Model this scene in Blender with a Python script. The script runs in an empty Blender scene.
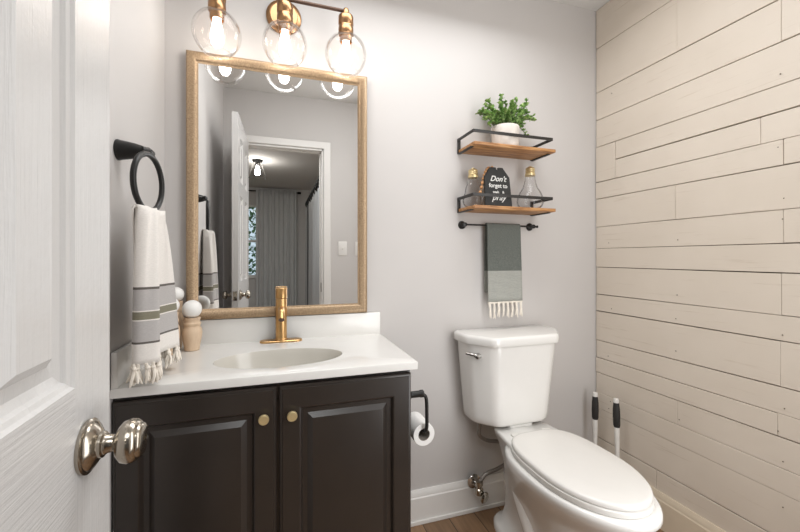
import bpy, bmesh, math, random
from mathutils import Vector, Matrix
random.seed(7)
PI = math.pi
scene = bpy.context.scene
COL = scene.collection
H = 1.16            # camera height
# ------------------------------------------------------------------ camera
cam = bpy.data.cameras.new('camera')
cam.sensor_fit = 'HORIZONTAL'; cam.sensor_width = 36.0
cam.lens = 36.0 * 377.0 / 800.0
cam.shift_y = -8.5 / 800.0
cam.clip_start = 0.02; cam.clip_end = 100
cam_o = bpy.data.objects.new('camera', cam); COL.objects.link(cam_o)
cam_o.location = (0, 0, H)
cam_o.rotation_euler = (PI/2, 0, -math.atan(122.5/377.0))
scene.camera = cam_o
# ------------------------------------------------------------------ world
world = bpy.data.worlds.new('world'); scene.world = world
world.use_nodes = True
bg = world.node_tree.nodes['Background']
bg.inputs[0].default_value = (0.75, 0.87, 1.0, 1); bg.inputs[1].default_value = 0.55
# ------------------------------------------------------------------ area lights
def area(name, loc, rot, sx, sy, power, col):
    l = bpy.data.lights.new(name, 'AREA'); l.shape = 'RECTANGLE'; l.size = sx; l.size_y = sy
    l.energy = power; l.color = col
    o = bpy.data.objects.new(name, l); COL.objects.link(o); o.location = loc; o.rotation_euler = rot
    return o
area('bathroom_ceiling_fill', (0.48, 1.08, 2.38), (math.radians(-15), 0, 0), 1.2, 0.5, 8.5, (0.97, 0.985, 1.0))  # unseen soft fill added below the ceiling, in place of bounced flash
area('bathroom_front_fill', (1.06, 0.20, 1.25), (math.radians(88), 0, math.radians(30)), 0.6, 1.9, 9.0, (0.97, 0.985, 1.0))  # added fill standing in for flash bounced off the front-right wall
area('hall_fill', (0.0, -0.70, 2.43), (0, 0, 0), 1.4, 0.8, 22.0, (0.96, 0.99, 1.0))  # added fill to brighten the hall, kept out of the mirror's view
BULB_STRENGTH = 11.0
HALL_BULB_STRENGTH = 70.0
# ------------------------------------------------------------------ view
vs = scene.view_settings
scene.display_settings.display_device = 'sRGB'
vs.view_transform = 'Standard'; vs.look = 'None'; vs.gamma = 1.0; vs.use_curve_mapping = False
vs.exposure = 0.72
try:
    scene.cycles.max_bounces = 14; scene.cycles.transparent_max_bounces = 24
    scene.cycles.caustics_reflective = False; scene.cycles.caustics_refractive = False
    scene.cycles.sample_clamp_indirect = 6.0
except Exception:
    pass

# ================================================================== materials
def s2l(c):
    return tuple((x/12.92 if x <= 0.04045 else ((x+0.055)/1.055)**2.4) for x in c)
def rgb(r, g, b): return s2l((r/255, g/255, b/255)) + (1,)

def newmat(name):
    m = bpy.data.materials.new(name); m.use_nodes = True
    nt = m.node_tree; b = nt.nodes['Principled BSDF']
    return m, nt, b
def N(nt, t, **kw):
    n = nt.nodes.new(t)
    for k, v in kw.items(): setattr(n, k, v)
    return n
def coords(nt, scale=(1, 1, 1), rot=(0, 0, 0), kind='Object'):
    tc = N(nt, 'ShaderNodeTexCoord'); mp = N(nt, 'ShaderNodeMapping')
    mp.inputs['Scale'].default_value = scale; mp.inputs['Rotation'].default_value = rot
    nt.links.new(tc.outputs[kind], mp.inputs['Vector'])
    return mp.outputs['Vector']
def noise(nt, vec, scale, detail=4, rough=0.55):
    n = N(nt, 'ShaderNodeTexNoise'); n.inputs['Scale'].default_value = scale
    n.inputs['Detail'].default_value = detail; n.inputs['Roughness'].default_value = rough
    nt.links.new(vec, n.inputs['Vector']); return n.outputs['Fac']
def ramp(nt, fac, stops, interp='LINEAR'):
    r = N(nt, 'ShaderNodeValToRGB'); r.color_ramp.interpolation = interp
    els = r.color_ramp.elements
    while len(els) < len(stops): els.new(0.5)
    for e, (p, c) in zip(els, stops): e.position = p; e.color = c
    nt.links.new(fac, r.inputs['Fac']); return r.outputs['Color']
def bump(nt, b, fac, strength, dist=0.002):
    bp = N(nt, 'ShaderNodeBump'); bp.inputs['Strength'].default_value = strength; bp.inputs['Distance'].default_value = dist
    nt.links.new(fac, bp.inputs['Height']); nt.links.new(bp.outputs['Normal'], b.inputs['Normal'])
def simple(name, col, rough=0.5, metal=0.0, var=0.04, nscale=30, bmp=0.0, coat=0.0, spec=None, stretch=(1, 1, 1)):
    m, nt, b = newmat(name)
    v = coords(nt, stretch); f = noise(nt, v, nscale)
    lo = tuple(max(0, c*(1-var)) for c in col[:3]) + (1,); hi = tuple(min(1, c*(1+var)) for c in col[:3]) + (1,)
    nt.links.new(ramp(nt, f, [(0.3, lo), (0.7, hi)]), b.inputs['Base Color'])
    b.inputs['Roughness'].default_value = rough; b.inputs['Metallic'].default_value = metal
    if coat: b.inputs['Coat Weight'].default_value = coat; b.inputs['Coat Roughness'].default_value = 0.08
    if spec is not None: b.inputs['Specular IOR Level'].default_value = spec
    if bmp: bump(nt, b, f, bmp)
    return m
def woodmat(name, stops, stretch, nscale=6, rough=0.5, bmp=0.15):
    m, nt, b = newmat(name)
    v = coords(nt, stretch); f = noise(nt, v, nscale, 6, 0.6)
    nt.links.new(ramp(nt, f, stops), b.inputs['Base Color'])
    b.inputs['Roughness'].default_value = rough
    bump(nt, b, f, bmp, 0.001)
    return m
def emissive(name, col, strength):
    m, nt, b = newmat(name)
    b.inputs['Base Color'].default_value = (0, 0, 0, 1)
    b.inputs['Emission Color'].default_value = col; b.inputs['Emission Strength'].default_value = strength
    return m
def clear_glass(name, tint=(1, 1, 1, 1), refl=1.0):
    m = bpy.data.materials.new(name); m.use_nodes = True; nt = m.node_tree
    nt.nodes.remove(nt.nodes['Principled BSDF']); out = nt.nodes['Material Output']
    tr = N(nt, 'ShaderNodeBsdfTransparent'); tr.inputs[0].default_value = tint
    gl = N(nt, 'ShaderNodeBsdfGlossy'); gl.inputs['Roughness'].default_value = 0.03
    lw = N(nt, 'ShaderNodeLayerWeight'); lw.inputs['Blend'].default_value = 0.12
    mul = N(nt, 'ShaderNodeMath', operation='MULTIPLY'); mul.inputs[1].default_value = refl
    add = N(nt, 'ShaderNodeMath', operation='ADD'); add.inputs[1].default_value = 0.012
    nt.links.new(lw.outputs['Fresnel'], mul.inputs[0]); nt.links.new(mul.outputs[0], add.inputs[0])
    mx = N(nt, 'ShaderNodeMixShader')
    nt.links.new(add.outputs[0], mx.inputs[0]); nt.links.new(tr.outputs[0], mx.inputs[1]); nt.links.new(gl.outputs[0], mx.inputs[2])
    nt.links.new(mx.outputs[0], out.inputs['Surface'])
    return m

M = {}
M['wall'] = simple('painted_wall', rgb(201, 197, 194), 0.6, var=0.012, nscale=3)
M['ceiling'] = simple('ceiling_paint', rgb(222, 220, 217), 0.85, var=0.01, nscale=5)
M['hall_wall'] = simple('hall_paint', rgb(205, 203, 200), 0.8, var=0.01, nscale=3)
M['trim'] = simple('trim_white', rgb(226, 223, 219), 0.35, var=0.01)
def shipmat():
    m, nt, b = newmat('shiplap_paint')
    v = coords(nt, (1, 1.2, 26)); f = noise(nt, v, 3.0, 7, 0.65)
    v2 = coords(nt, (1, 1, 1)); f2 = noise(nt, v2, 2.2, 3)
    c1 = ramp(nt, f2, [(0.3, rgb(209, 197, 182)), (0.7, rgb(218, 207, 193))])
    c2 = ramp(nt, f, [(0.26, rgb(206, 193, 176)), (0.40, (1, 1, 1, 1))])
    mix = N(nt, 'ShaderNodeMix', data_type='RGBA', blend_type='MULTIPLY'); mix.inputs[0].default_value = 0.5
    nt.links.new(c1, mix.inputs[6]); nt.links.new(c2, mix.inputs[7])
    nt.links.new(mix.outputs[2], b.inputs['Base Color'])
    b.inputs['Roughness'].default_value = 0.5
    bump(nt, b, f, 0.25, 0.002)
    return m
M['ship'] = shipmat()
M['gap'] = simple('dark_gap_wood', rgb(92, 76, 60), 0.9, var=0.2)  # dark backing between the shiplap boards, also the nail marks
def floormat():
    m, nt, b = newmat('wood_plank_floor')
    v = coords(nt, (1, 1, 1), (0, 0, PI/2))
    br = N(nt, 'ShaderNodeTexBrick'); br.offset = 0.37; br.squash = 1.0
    br.inputs['Color1'].default_value = rgb(156, 124, 94); br.inputs['Color2'].default_value = rgb(128, 100, 74)
    br.inputs['Mortar'].default_value = rgb(52, 38, 28); br.inputs['Scale'].default_value = 1.0
    br.inputs['Mortar Size'].default_value = 0.002; br.inputs['Brick Width'].default_value = 1.1; br.inputs['Row Height'].default_value = 0.125
    nt.links.new(v, br.inputs['Vector'])
    v2 = coords(nt, (14, 1.2, 1)); f = noise(nt, v2, 4, 6, 0.65)
    c2 = ramp(nt, f, [(0.3, (0.6, 0.57, 0.55, 1)), (0.65, (1.05, 1.03, 1.0, 1))])
    mix = N(nt, 'ShaderNodeMix', data_type='RGBA', blend_type='MULTIPLY'); mix.inputs[0].default_value = 0.8
    nt.links.new(br.outputs['Color'], mix.inputs[6]); nt.links.new(c2, mix.inputs[7])
    nt.links.new(mix.outputs[2], b.inputs['Base Color']); b.inputs['Roughness'].default_value = 0.42
    bump(nt, b, f, 0.1, 0.001)
    return m
M['floor'] = floormat()
def doormat(name, stretch):
    m, nt, b = newmat(name)
    v = coords(nt, stretch); f = noise(nt, v, 5, 6, 0.6)
    v2 = coords(nt, (1, 1, 1)); f2 = noise(nt, v2, 85, 2)
    add = N(nt, 'ShaderNodeMath', operation='MULTIPLY_ADD'); add.inputs[1].default_value = 0.45
    nt.links.new(f2, add.inputs[0]); nt.links.new(f, add.inputs[2])
    b.inputs['Base Color'].default_value = rgb(203, 201, 199); b.inputs['Roughness'].default_value = 0.24
    bump(nt, b, add.outputs[0], 0.4, 0.0018)
    return m
M['door_v'] = doormat('door_paint_upright_grain', (1, 40, 1.2))
M['door_h'] = doormat('door_paint_level_grain', (1, 1.2, 60))
M['cab'] = simple('espresso_paint', rgb(46, 40, 36), 0.30, var=0.10, nscale=8, spec=0.6)
M['cab_dark'] = simple('cabinet_dark_board', rgb(26, 22, 20), 0.6)  # darker board colour for the toe kick
M['counter'] = simple('cultured_marble', rgb(228, 226, 222), 0.22, var=0.01, coat=0.3)
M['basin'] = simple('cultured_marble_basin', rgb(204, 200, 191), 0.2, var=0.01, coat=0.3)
M['gold'] = simple('brushed_gold', rgb(204, 164, 112), 0.33, 1.0, var=0.08, nscale=60)
M['brass'] = simple('satin_brass', rgb(226, 206, 158), 0.38, 0.75, var=0.05)
M['copper'] = simple('antique_brass', rgb(168, 130, 94), 0.30, 1.0, var=0.08)
M['bronze'] = simple('dark_bronze', rgb(98, 80, 70), 0.42, 0.9, var=0.1)
M['nickel'] = simple('polished_nickel', rgb(170, 162, 150), 0.2, 1.0, var=0.04)
M['chrome'] = simple('chrome', rgb(205, 203, 200), 0.10, 1.0, var=0.02)
M['hose'] = simple('braided_steel_hose', rgb(150, 144, 138), 0.38, 0.85, var=0.25, nscale=400, bmp=0.5)
M['black'] = simple('black_iron', rgb(34, 33, 32), 0.38, 0.3, var=0.1)
M['rail'] = simple('black_steel_rail', rgb(48, 46, 44), 0.45, 0.2, var=0.1)
M['porcelain'] = simple('white_porcelain', rgb(232, 230, 226), 0.12, var=0.006, coat=0.4)
M['seat'] = simple('white_seat_plastic', rgb(226, 223, 218), 0.22, var=0.006)
M['shelf'] = woodmat('honey_oak', [(0.3, rgb(112, 72, 38)), (0.48, rgb(172, 122, 74)), (0.7, rgb(206, 160, 108))], (1.2, 14, 14), 7)
M['rawwood'] = woodmat('pale_turned_wood', [(0.25, rgb(200, 170, 140)), (0.75, rgb(226, 202, 174))], (6, 6, 1.5), 6, 0.6)
def framemat():
    m, nt, b = newmat('champagne_gold_frame')
    v = coords(nt, (1, 1, 1)); f = noise(nt, v, 220, 3, 0.7)
    nt.links.new(ramp(nt, f, [(0.3, rgb(142, 118, 92)), (0.7, rgb(192, 166, 134))]), b.inputs['Base Color'])
    b.inputs['Roughness'].default_value = 0.4; b.inputs['Metallic'].default_value = 0.45
    bump(nt, b, f, 0.4, 0.001)
    return m
M['frame'] = framemat()
mm, nt_, b_ = newmat('silvered_mirror'); b_.inputs['Base Color'].default_value = (0.95, 0.955, 0.95, 1); b_.inputs['Metallic'].default_value = 1; b_.inputs['Roughness'].default_value = 0.0
M['mirror'] = mm
M['globe'] = clear_glass('blown_globe_glass', (0.995, 0.985, 0.978, 1), 0.45)
M['glass'] = clear_glass('clear_glass', (0.985, 0.987, 0.99, 1), 0.6)
M['shadeglass'] = clear_glass('seeded_lamp_glass', (0.93, 0.93, 0.93, 1), 2.2)
M['pane'] = clear_glass('window_glass', (0.95, 0.98, 0.97, 1), 0.6)
M['bulb'] = emissive('glowing_bulb', (1.0, 0.945, 0.875, 1), BULB_STRENGTH)
M['hallbulb'] = emissive('glowing_hall_bulb', (1.0, 0.95, 0.88, 1), HALL_BULB_STRENGTH)
M['white'] = simple('matte_white_ball', rgb(240, 238, 234), 0.5, var=0.01)
M['paper'] = simple('tissue_paper', rgb(238, 236, 233), 0.9, var=0.02, nscale=80, bmp=0.2)
M['card'] = simple('grey_cardboard', rgb(150, 142, 134), 0.9)
M['pot'] = simple('whitewashed_clay', rgb(218, 210, 202), 0.8, var=0.08, nscale=40, bmp=0.3)
M['soil'] = simple('dark_moss', rgb(50, 44, 30), 0.95, var=0.3)
def leafmat():
    m, nt, b = newmat('boxwood_leaf')
    f = noise(nt, coords(nt), 60, 2)
    nt.links.new(ramp(nt, f, [(0.3, rgb(84, 124, 58)), (0.5, rgb(128, 166, 88)), (0.72, rgb(184, 208, 132))]), b.inputs['Base Color'])
    b.inputs['Roughness'].default_value = 0.5
    return m
M['leaf'] = leafmat()
M['stem'] = simple('green_stem', rgb(88, 104, 58), 0.6)
M['sign'] = simple('chalkboard_black', rgb(40, 40, 39), 0.7, var=0.08)
M['chalk'] = simple('white_lettering', rgb(225, 224, 220), 0.8)
M['bead'] = simple('tan_bead', rgb(196, 146, 100), 0.5, var=0.1)
M['grip'] = simple('black_rubber_grip', rgb(38, 36, 35), 0.6)
M['wplastic'] = simple('white_plastic', rgb(228, 225, 220), 0.35)
M['rubber'] = simple('dark_rubber_cup', rgb(30, 28, 27), 0.6)
M['fringe'] = simple('cream_cotton_fringe', rgb(232, 224, 212), 0.95, var=0.06, nscale=90)
def weave(nt, b, sx, strength):
    v = coords(nt); w1 = N(nt, 'ShaderNodeTexWave', wave_type='BANDS', bands_direction='Z'); w1.inputs['Scale'].default_value = sx
    w1.inputs['Distortion'].default_value = 1.2; nt.links.new(v, w1.inputs['Vector'])
    bump(nt, b, w1.outputs['Fac'], strength, 0.001)
    return w1.outputs['Fac']
def zfac(nt, z0, z1):
    tc = N(nt, 'ShaderNodeTexCoord'); sp = N(nt, 'ShaderNodeSeparateXYZ'); nt.links.new(tc.outputs['Object'], sp.inputs[0])
    mr = N(nt, 'ShaderNodeMapRange'); mr.inputs['From Min'].default_value = z0; mr.inputs['From Max'].default_value = z1
    nt.links.new(sp.outputs['Z'], mr.inputs['Value']); return mr.outputs['Result']
def striped_towel():            # object Z is height above the bottom of the stripes (origin at z = 0.90)
    m, nt, b = newmat('cream_striped_cotton')
    f = zfac(nt, 0.0, 0.25)
    cream = rgb(236, 231, 225); gr = rgb(186, 182, 180); dk = rgb(104, 98, 93); ol = rgb(134, 130, 112)
    st = []
    for z, c in [(0.0, cream), (0.052, dk), (0.0575, gr), (0.106, cream), (0.109, ol), (0.127, cream), (0.130, gr), (0.180, dk), (0.186, cream)]:
        st.append((z/0.25, c))
    c = ramp(nt, f, st, 'CONSTANT')
    nz = noise(nt, coords(nt, (60, 60, 300)), 3, 3)
    c2 = ramp(nt, nz, [(0.35, (0.9, 0.9, 0.9, 1)), (0.65, (1.0, 1.0, 1.0, 1))])
    mix = N(nt, 'ShaderNodeMix', data_type='RGBA', blend_type='MULTIPLY'); mix.inputs[0].default_value = 1.0
    nt.links.new(c, mix.inputs[6]); nt.links.new(c2, mix.inputs[7]); nt.links.new(mix.outputs[2], b.inputs['Base Color'])
    b.inputs['Roughness'].default_value = 0.95
    weave(nt, b, 260, 0.25)
    return m
M['towel'] = striped_towel()
def dark_towel():               # origin at z = 0.955
    m, nt, b = newmat('charcoal_green_cotton')
    f = zfac(nt, 0.0, 0.40)
    w = N(nt, 'ShaderNodeTexWave', wave_type='BANDS', bands_direction='Z'); w.inputs['Scale'].default_value = 60; w.inputs['Distortion'].default_value = 2.0
    w.inputs['Detail'].default_value = 3; w.inputs['Detail Scale'].default_value = 3
    nt.links.new(coords(nt, (0.3, 1, 1)), w.inputs['Vector'])
    light = ramp(nt, w.outputs['Fac'], [(0.3, rgb(146, 148, 142)), (0.7, rgb(182, 182, 175))])
    nz = noise(nt, coords(nt, (120, 120, 400)), 2, 3)
    dark = ramp(nt, nz, [(0.3, rgb(82, 87, 83)), (0.7, rgb(122, 126, 120))])
    sel = ramp(nt, f, [(0, (0, 0, 0, 1)), (0.141/0.40, (1, 1, 1, 1))], 'CONSTANT')
    mix = N(nt, 'ShaderNodeMix', data_type='RGBA')
    nt.links.new(sel, mix.inputs[0]); nt.links.new(light, mix.inputs[6]); nt.links.new(dark, mix.inputs[7])
    nt.links.new(mix.outputs[2], b.inputs['Base Color']); b.inputs['Roughness'].default_value = 0.95
    weave(nt, b, 220, 0.3)
    return m
M['dtowel'] = dark_towel()
M['curtain'] = simple('grey_linen_curtain', rgb(206, 207, 206), 0.9, var=0.04, nscale=6, stretch=(30, 30, 1))
M['blacktrim'] = simple('black_fabric_trim', rgb(30, 30, 31), 0.9)
M['grass'] = simple('lawn', rgb(96, 124, 66), 0.95, var=0.3, nscale=12)
M['bush'] = simple('hedge_leaf', rgb(92, 132, 84), 0.6, var=0.35, nscale=9)

# ================================================================== mesh builder
ORIG = {}
class MB:
    def __init__(s): s.v = []; s.f = []; s.mi = []
    def add(s, vs, fs, mi=0):
        o = len(s.v); s.v += [Vector(v) for v in vs]
        for f in fs: s.f.append([i+o for i in f]); s.mi.append(mi)
    def from_bm(s, bm, mi=0):
        bm.verts.ensure_lookup_table(); bm.verts.index_update()
        s.add([v.co.copy() for v in bm.verts], [[v.index for v in f.verts] for f in bm.faces], mi); bm.free()
    def box(s, x0, x1, y0, y1, z0, z1, bev=0.0, seg=2, mi=0, rot=None, piv=None):
        bm = bmesh.new(); bmesh.ops.create_cube(bm, size=1)
        for v in bm.verts:
            v.co = Vector(((x0+x1)/2+v.co.x*(x1-x0), (y0+y1)/2+v.co.y*(y1-y0), (z0+z1)/2+v.co.z*(z1-z0)))
        if bev > 0: bmesh.ops.bevel(bm, geom=bm.edges[:]+bm.verts[:], offset=bev, segments=seg, profile=0.5, affect='EDGES')
        if rot is not None:
            p = Vector(piv)
            for v in bm.verts: v.co = rot @ (v.co-p) + p
        s.from_bm(bm, mi); return s
    def lathe(s, prof, c=(0, 0, 0), R=None, n=32, mi=0, sx=1.0, cap=True):
        c = Vector(c); vs = []; fs = []
        for (r, z) in prof:
            for k in range(n):
                a = 2*PI*k/n; p = Vector((max(r, 1e-5)*math.cos(a)*sx, max(r, 1e-5)*math.sin(a), z))
                if R is not None: p = R @ p
                vs.append(c+p)
        for i in range(len(prof)-1):
            for k in range(n):
                k2 = (k+1) % n; fs.append([i*n+k, i*n+k2, (i+1)*n+k2, (i+1)*n+k])
        if cap:
            if prof[0][0] > 1e-4: fs.append([k for k in range(n)][::-1])
            if prof[-1][0] > 1e-4: fs.append([(len(prof)-1)*n+k for k in range(n)])
        s.add(vs, fs, mi); return s
    def cyl(s, a, b, r, n=20, mi=0, r2=None):
        return s.tube([a, b], [r, r if r2 is None else r2], n, mi)
    def tube(s, pts, r, n=12, mi=0, closed=False, flat=1.0):
        pts = [Vector(p) for p in pts]; m = len(pts)
        rs = r if isinstance(r, (list, tuple)) else [r]*m
        tang = []
        for i in range(m):
            if closed: t = pts[(i+1) % m]-pts[i-1]
            else: t = pts[min(i+1, m-1)]-pts[max(i-1, 0)]
            tang.append(t.normalized())
        up = Vector((0, 0, 1)) if abs(tang[0].z) < 0.9 else Vector((1, 0, 0))
        nrm = (up - tang[0]*up.dot(tang[0])).normalized()
        vs = []; fs = []
        for i in range(m):
            if i > 0: nrm = (nrm - tang[i]*nrm.dot(tang[i])).normalized()
            bi = tang[i].cross(nrm)
            for k in range(n):
                a = 2*PI*k/n; vs.append(pts[i] + (nrm*math.cos(a) + bi*math.sin(a)*flat)*rs[i])
        rng = m if closed else m-1
        for i in range(rng):
            j = (i+1) % m
            for k in range(n):
                k2 = (k+1) % n; fs.append([i*n+k, i*n+k2, j*n+k2, j*n+k])
        if not closed:
            fs.append([k for k in range(n)][::-1]); fs.append([(m-1)*n+k for k in range(n)])
        s.add(vs, fs, mi); return s
    def loft(s, rings, caps=(True, True), mi=0):
        n = len(rings[0]); vs = [v for r in rings for v in r]; fs = []
        for i in range(len(rings)-1):
            for k in range(n):
                k2 = (k+1) % n; fs.append([i*n+k, i*n+k2, (i+1)*n+k2, (i+1)*n+k])
        if caps[0]: fs.append([k for k in range(n)][::-1])
        if caps[1]: fs.append([(len(rings)-1)*n+k for k in range(n)])
        s.add(vs, fs, mi); return s
    def sphere(s, c, r, mi=0, n=24, m=14, sz=1.0):
        prof = [(r*math.sin(PI*i/m), -r*sz*math.cos(PI*i/m)) for i in range(m+1)]
        return s.lathe(prof, c, None, n, mi, cap=False)
    def grid(s, rows, mi=0):
        nr = len(rows); nc = len(rows[0])
        s.add([p for r in rows for p in r], [[i*nc+j, i*nc+j+1, (i+1)*nc+j+1, (i+1)*nc+j] for i in range(nr-1) for j in range(nc-1)], mi); return s
    def build(s, name, mats, parent=None, origin=None, smooth=True, angle=38, recalc=True):
        if not isinstance(mats, (list, tuple)): mats = [mats]
        if origin is None:
            lo = Vector([min(v[i] for v in s.v) for i in range(3)]); hi = Vector([max(v[i] for v in s.v) for i in range(3)])
            origin = (lo+hi)/2
            if parent is None: origin.z = lo.z
        origin = Vector(origin)
        me = bpy.data.meshes.new(name); me.from_pydata([tuple(v-origin) for v in s.v], [], s.f)
        for m in mats: me.materials.append(m)
        for p, i in zip(me.polygons, s.mi): p.material_index = i
        if recalc:
            bm = bmesh.new(); bm.from_mesh(me); bmesh.ops.recalc_face_normals(bm, faces=bm.faces[:]); bm.to_mesh(me); bm.free()
        if smooth:
            for p in me.polygons: p.use_smooth = True
            me.set_sharp_from_angle(angle=math.radians(angle))
        me.update()
        o = bpy.data.objects.new(name, me); COL.objects.link(o)
        ORIG[o.name] = origin
        if parent is not None:
            o.parent = parent; o.location = origin - ORIG[parent.name]
        else: o.location = origin
        return o
def thing(name, label, cat, loc, group=None, kind=None):
    o = bpy.data.objects.new(name, None); COL.objects.link(o); o.location = loc; o.empty_display_size = 0.05
    ORIG[o.name] = Vector(loc)
    return tag(o, label, cat, group, kind)
def tag(o, label=None, cat=None, group=None, kind=None):
    if label: o['label'] = label
    if cat: o['category'] = cat
    if group: o['group'] = group
    if kind: o['kind'] = kind
    return o
def struct(o, label=None): 
    o['kind'] = 'structure'
    if label: o['label'] = label
    return o
def rotto(axis):                # matrix taking +Z to axis
    return Vector((0, 0, 1)).rotation_difference(Vector(axis).normalized()).to_matrix()
def spline(pts, k=8):           # catmull-rom
    P = [Vector(p) for p in pts]; out = []
    for i in range(len(P)-1):
        p0 = P[max(i-1, 0)]; p1 = P[i]; p2 = P[i+1]; p3 = P[min(i+2, len(P)-1)]
        for j in range(k):
            t = j/k
            out.append(0.5*((2*p1)+(p2-p0)*t+(2*p0-5*p1+4*p2-p3)*t*t+(3*p1-p0-3*p2+p3)*t**3))
    out.append(P[-1]); return out
def panel_face(mb, fn, A, B, panels, prof, mat_of=None):
    """face over grid A x B; fn(a,b,d)->xyz with d = depth into the face; panels = cells given a moulded panel"""
    for i in range(len(A)-1):
        for j in range(len(B)-1):
            a0, a1, b0, b1 = A[i], A[i+1], B[j], B[j+1]
            mi = mat_of(i, j) if mat_of else 0
            if (i, j) not in panels:
                mb.add([fn(a0, b0, 0), fn(a1, b0, 0), fn(a1, b1, 0), fn(a0, b1, 0)], [[0, 1, 2, 3]], mi)
            else:
                rings = []
                for ins, d in prof:
                    rings.append([fn(a0+ins, b0+ins, d), fn(a1-ins, b0+ins, d), fn(a1-ins, b1-ins, d), fn(a0+ins, b1-ins, d)])
                mb.loft(rings, (False, True), mi)

# ================================================================== room shell
LX, RX, BY, FY, CZ = -0.386, 1.572, 1.55, -0.03, 2.44
HY = -4.30; HX0, HX1 = -1.8, 1.75
struct(MB().box(HX0, HX1, HY-0.1, BY+0.12, -0.1, 0).build('floor', M['floor'], smooth=False))
struct(MB().box(HX0, HX1, HY-0.1, BY+0.12, CZ, CZ+0.1).build('ceiling', M['ceiling'], smooth=False))
struct(MB().box(LX-0.12, RX+0.12, BY, BY+0.12, 0, CZ).build('wall_back', M['wall'], smooth=False))
struct(MB().box(LX-0.12, LX, FY-0.001, BY, 0, CZ).build('wall_left', M['wall'], smooth=False))
DX0, DX1, DZ = -0.24, 0.352, 2.035
w = MB(); w.box(HX0, DX0, FY-0.12, FY, 0, CZ); w.box(DX1, HX1, FY-0.12, FY, 0, CZ); w.box(DX0, DX1, FY-0.12, FY, DZ, CZ)
struct(w.build('wall_front', M['wall'], smooth=False))
# shiplap wall: every board is geometry on a dark backing
w = MB(); w.box(RX+0.016, RX+0.12, FY, BY, 0, CZ, mi=1)
Y0, Y1 = FY, BY-0.003
rows = [  # z0, z1, joints (y)
    (2.24, 2.44, []), (2.011, 2.24, [1.13]), (1.868, 2.011, [0.79]), (1.728, 1.868, []),
    (1.462, 1.548, [0.785]), (1.317, 1.462, [1.135]), (1.205, 1.317, [0.785]), (1.110, 1.205, []),
    (0.970, 1.110, [0.79]), (0.885, 0.970, []), (0.735, 0.885, [0.793]), (0.645, 0.735, []),
    (0.568, 0.645, [0.80]), (0.468, 0.568, [1.13]), (0.386, 0.468, []), (0.235, 0.386, []), (0.0, 0.235, [1.22])]
boards = []
for z0, z1, js in rows:
    ys = [Y0] + sorted(js) + [Y1]
    for a, b in zip(ys[:-1], ys[1:]): boards.append((a, b, z0, z1))
boards += [(1.43, Y1, 1.548, 1.728), (Y0, 1.43, 1.640, 1.728), (0.845, 1.43, 1.548, 1.640), (Y0, 0.845, 1.548, 1.640)]
rb = random.Random(3)
for a, b, z0, z1 in boards:
    g0 = rb.choice([0.0008, 0.0016, 0.0024]); g1 = rb.choice([0.0007, 0.0012, 0.0018]); t = rb.uniform(-0.002, 0.0015)
    ga = rb.choice([0.0003, 0.0003, 0.0009])
    bm = bmesh.new(); bmesh.ops.create_cube(bm, size=1)
    for v in bm.verts:
        yy = a+ga if v.co.y < 0 else b-ga
        sag = 0.0012*math.sin(yy*3.1+z0*9)
        v.co = Vector((RX+t if v.co.x < 0 else RX+0.016, yy, (z0+g0 if v.co.z < 0 else z1-g1)+sag))
    bmesh.ops.bevel(bm, geom=bm.edges[:], offset=0.0012, segments=1, affect='EDGES')
    w.from_bm(bm, 0)
R_ = rotto((-1, 0, 0))
for yy in (1.13, 0.79, 1.46):
    for z0, z1, js in rows:
        for q in (0.25, 0.72):
            if rb.random() < 0.25:
                zz = z0+(z1-z0)*q
                w.lathe([(0.0022, 0), (0.0018, 0.0012)], (RX-0.0012, yy+rb.uniform(-.012, .012), zz), R_, 8, 1)
struct(w.build('wall_right', [M['ship'], M['gap']], smooth=False))
# baseboards
def baseprof(mb, p0, p1, nrm, h, t):
    """moulded baseboard from p0 to p1 (xy), nrm = inward normal"""
    prof = [(0, 0), (t, 0), (t, h*0.78), (t*0.82, h*0.82), (t*0.82, h*0.86), (t*0.55, h*0.95), (t*0.4, h), (0, h)]
    r0 = [Vector((p0[0]+nrm[0]*d, p0[1]+nrm[1]*d, z)) for d, z in prof]; r1 = [Vector((p1[0]+nrm[0]*d, p1[1]+nrm[1]*d, z)) for d, z in prof]
    mb.loft([r0, r1])
w = MB(); baseprof(w, (0.384, BY), (RX, BY), (0, -1), 0.142, 0.016)
w.box(0.384, RX, BY-0.024, BY-0.016, 0, 0.018, 0.003)
struct(w.build('baseboard_back', M['trim'], angle=20))
w = MB(); baseprof(w, (RX-0.002, FY), (RX-0.002, BY-0.016), (-1, 0), 0.152, 0.014)
struct(w.build('baseboard_right', simple('cream_baseboard', rgb(222, 208, 186), 0.45, var=0.02), angle=20))
# door casing and jamb
w = MB()
for x0, x1 in ((DX0-0.055, DX0-0.003), (DX1+0.003, DX1+0.058)):
    w.box(x0, x1, FY, FY+0.016, 0, DZ+0.058, 0.004)
w.box(DX0-0.055, DX1+0.058, FY, FY+0.0165, DZ+0.003, DZ+0.058, 0.004)
w.box(DX0-0.001, DX0+0.012, FY-0.12, FY+0.001, 0, DZ, 0.001); w.box(DX1-0.012, DX1+0.001, FY-0.12, FY+0.001, 0, DZ, 0.001)
w.box(DX0, DX1, FY-0.12, FY+0.001, DZ-0.012, DZ+0.001, 0.001)
w.box(DX1-0.022, DX1-0.012, FY-0.085, FY-0.05, 0, DZ-0.012, 0.001)
w.box(DX0, DX1, FY-0.085, FY-0.05, DZ-0.022, DZ-0.012, 0.001)
casing = struct(w.build('trim_1', M['trim'], smooth=False))
sp = MB(); sp.box(DX1-0.0145, DX1-0.0115, FY-0.042, FY-0.008, 0.88, 0.955, 0.001); sp.build('strike_plate', M['nickel'], casing)
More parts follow.
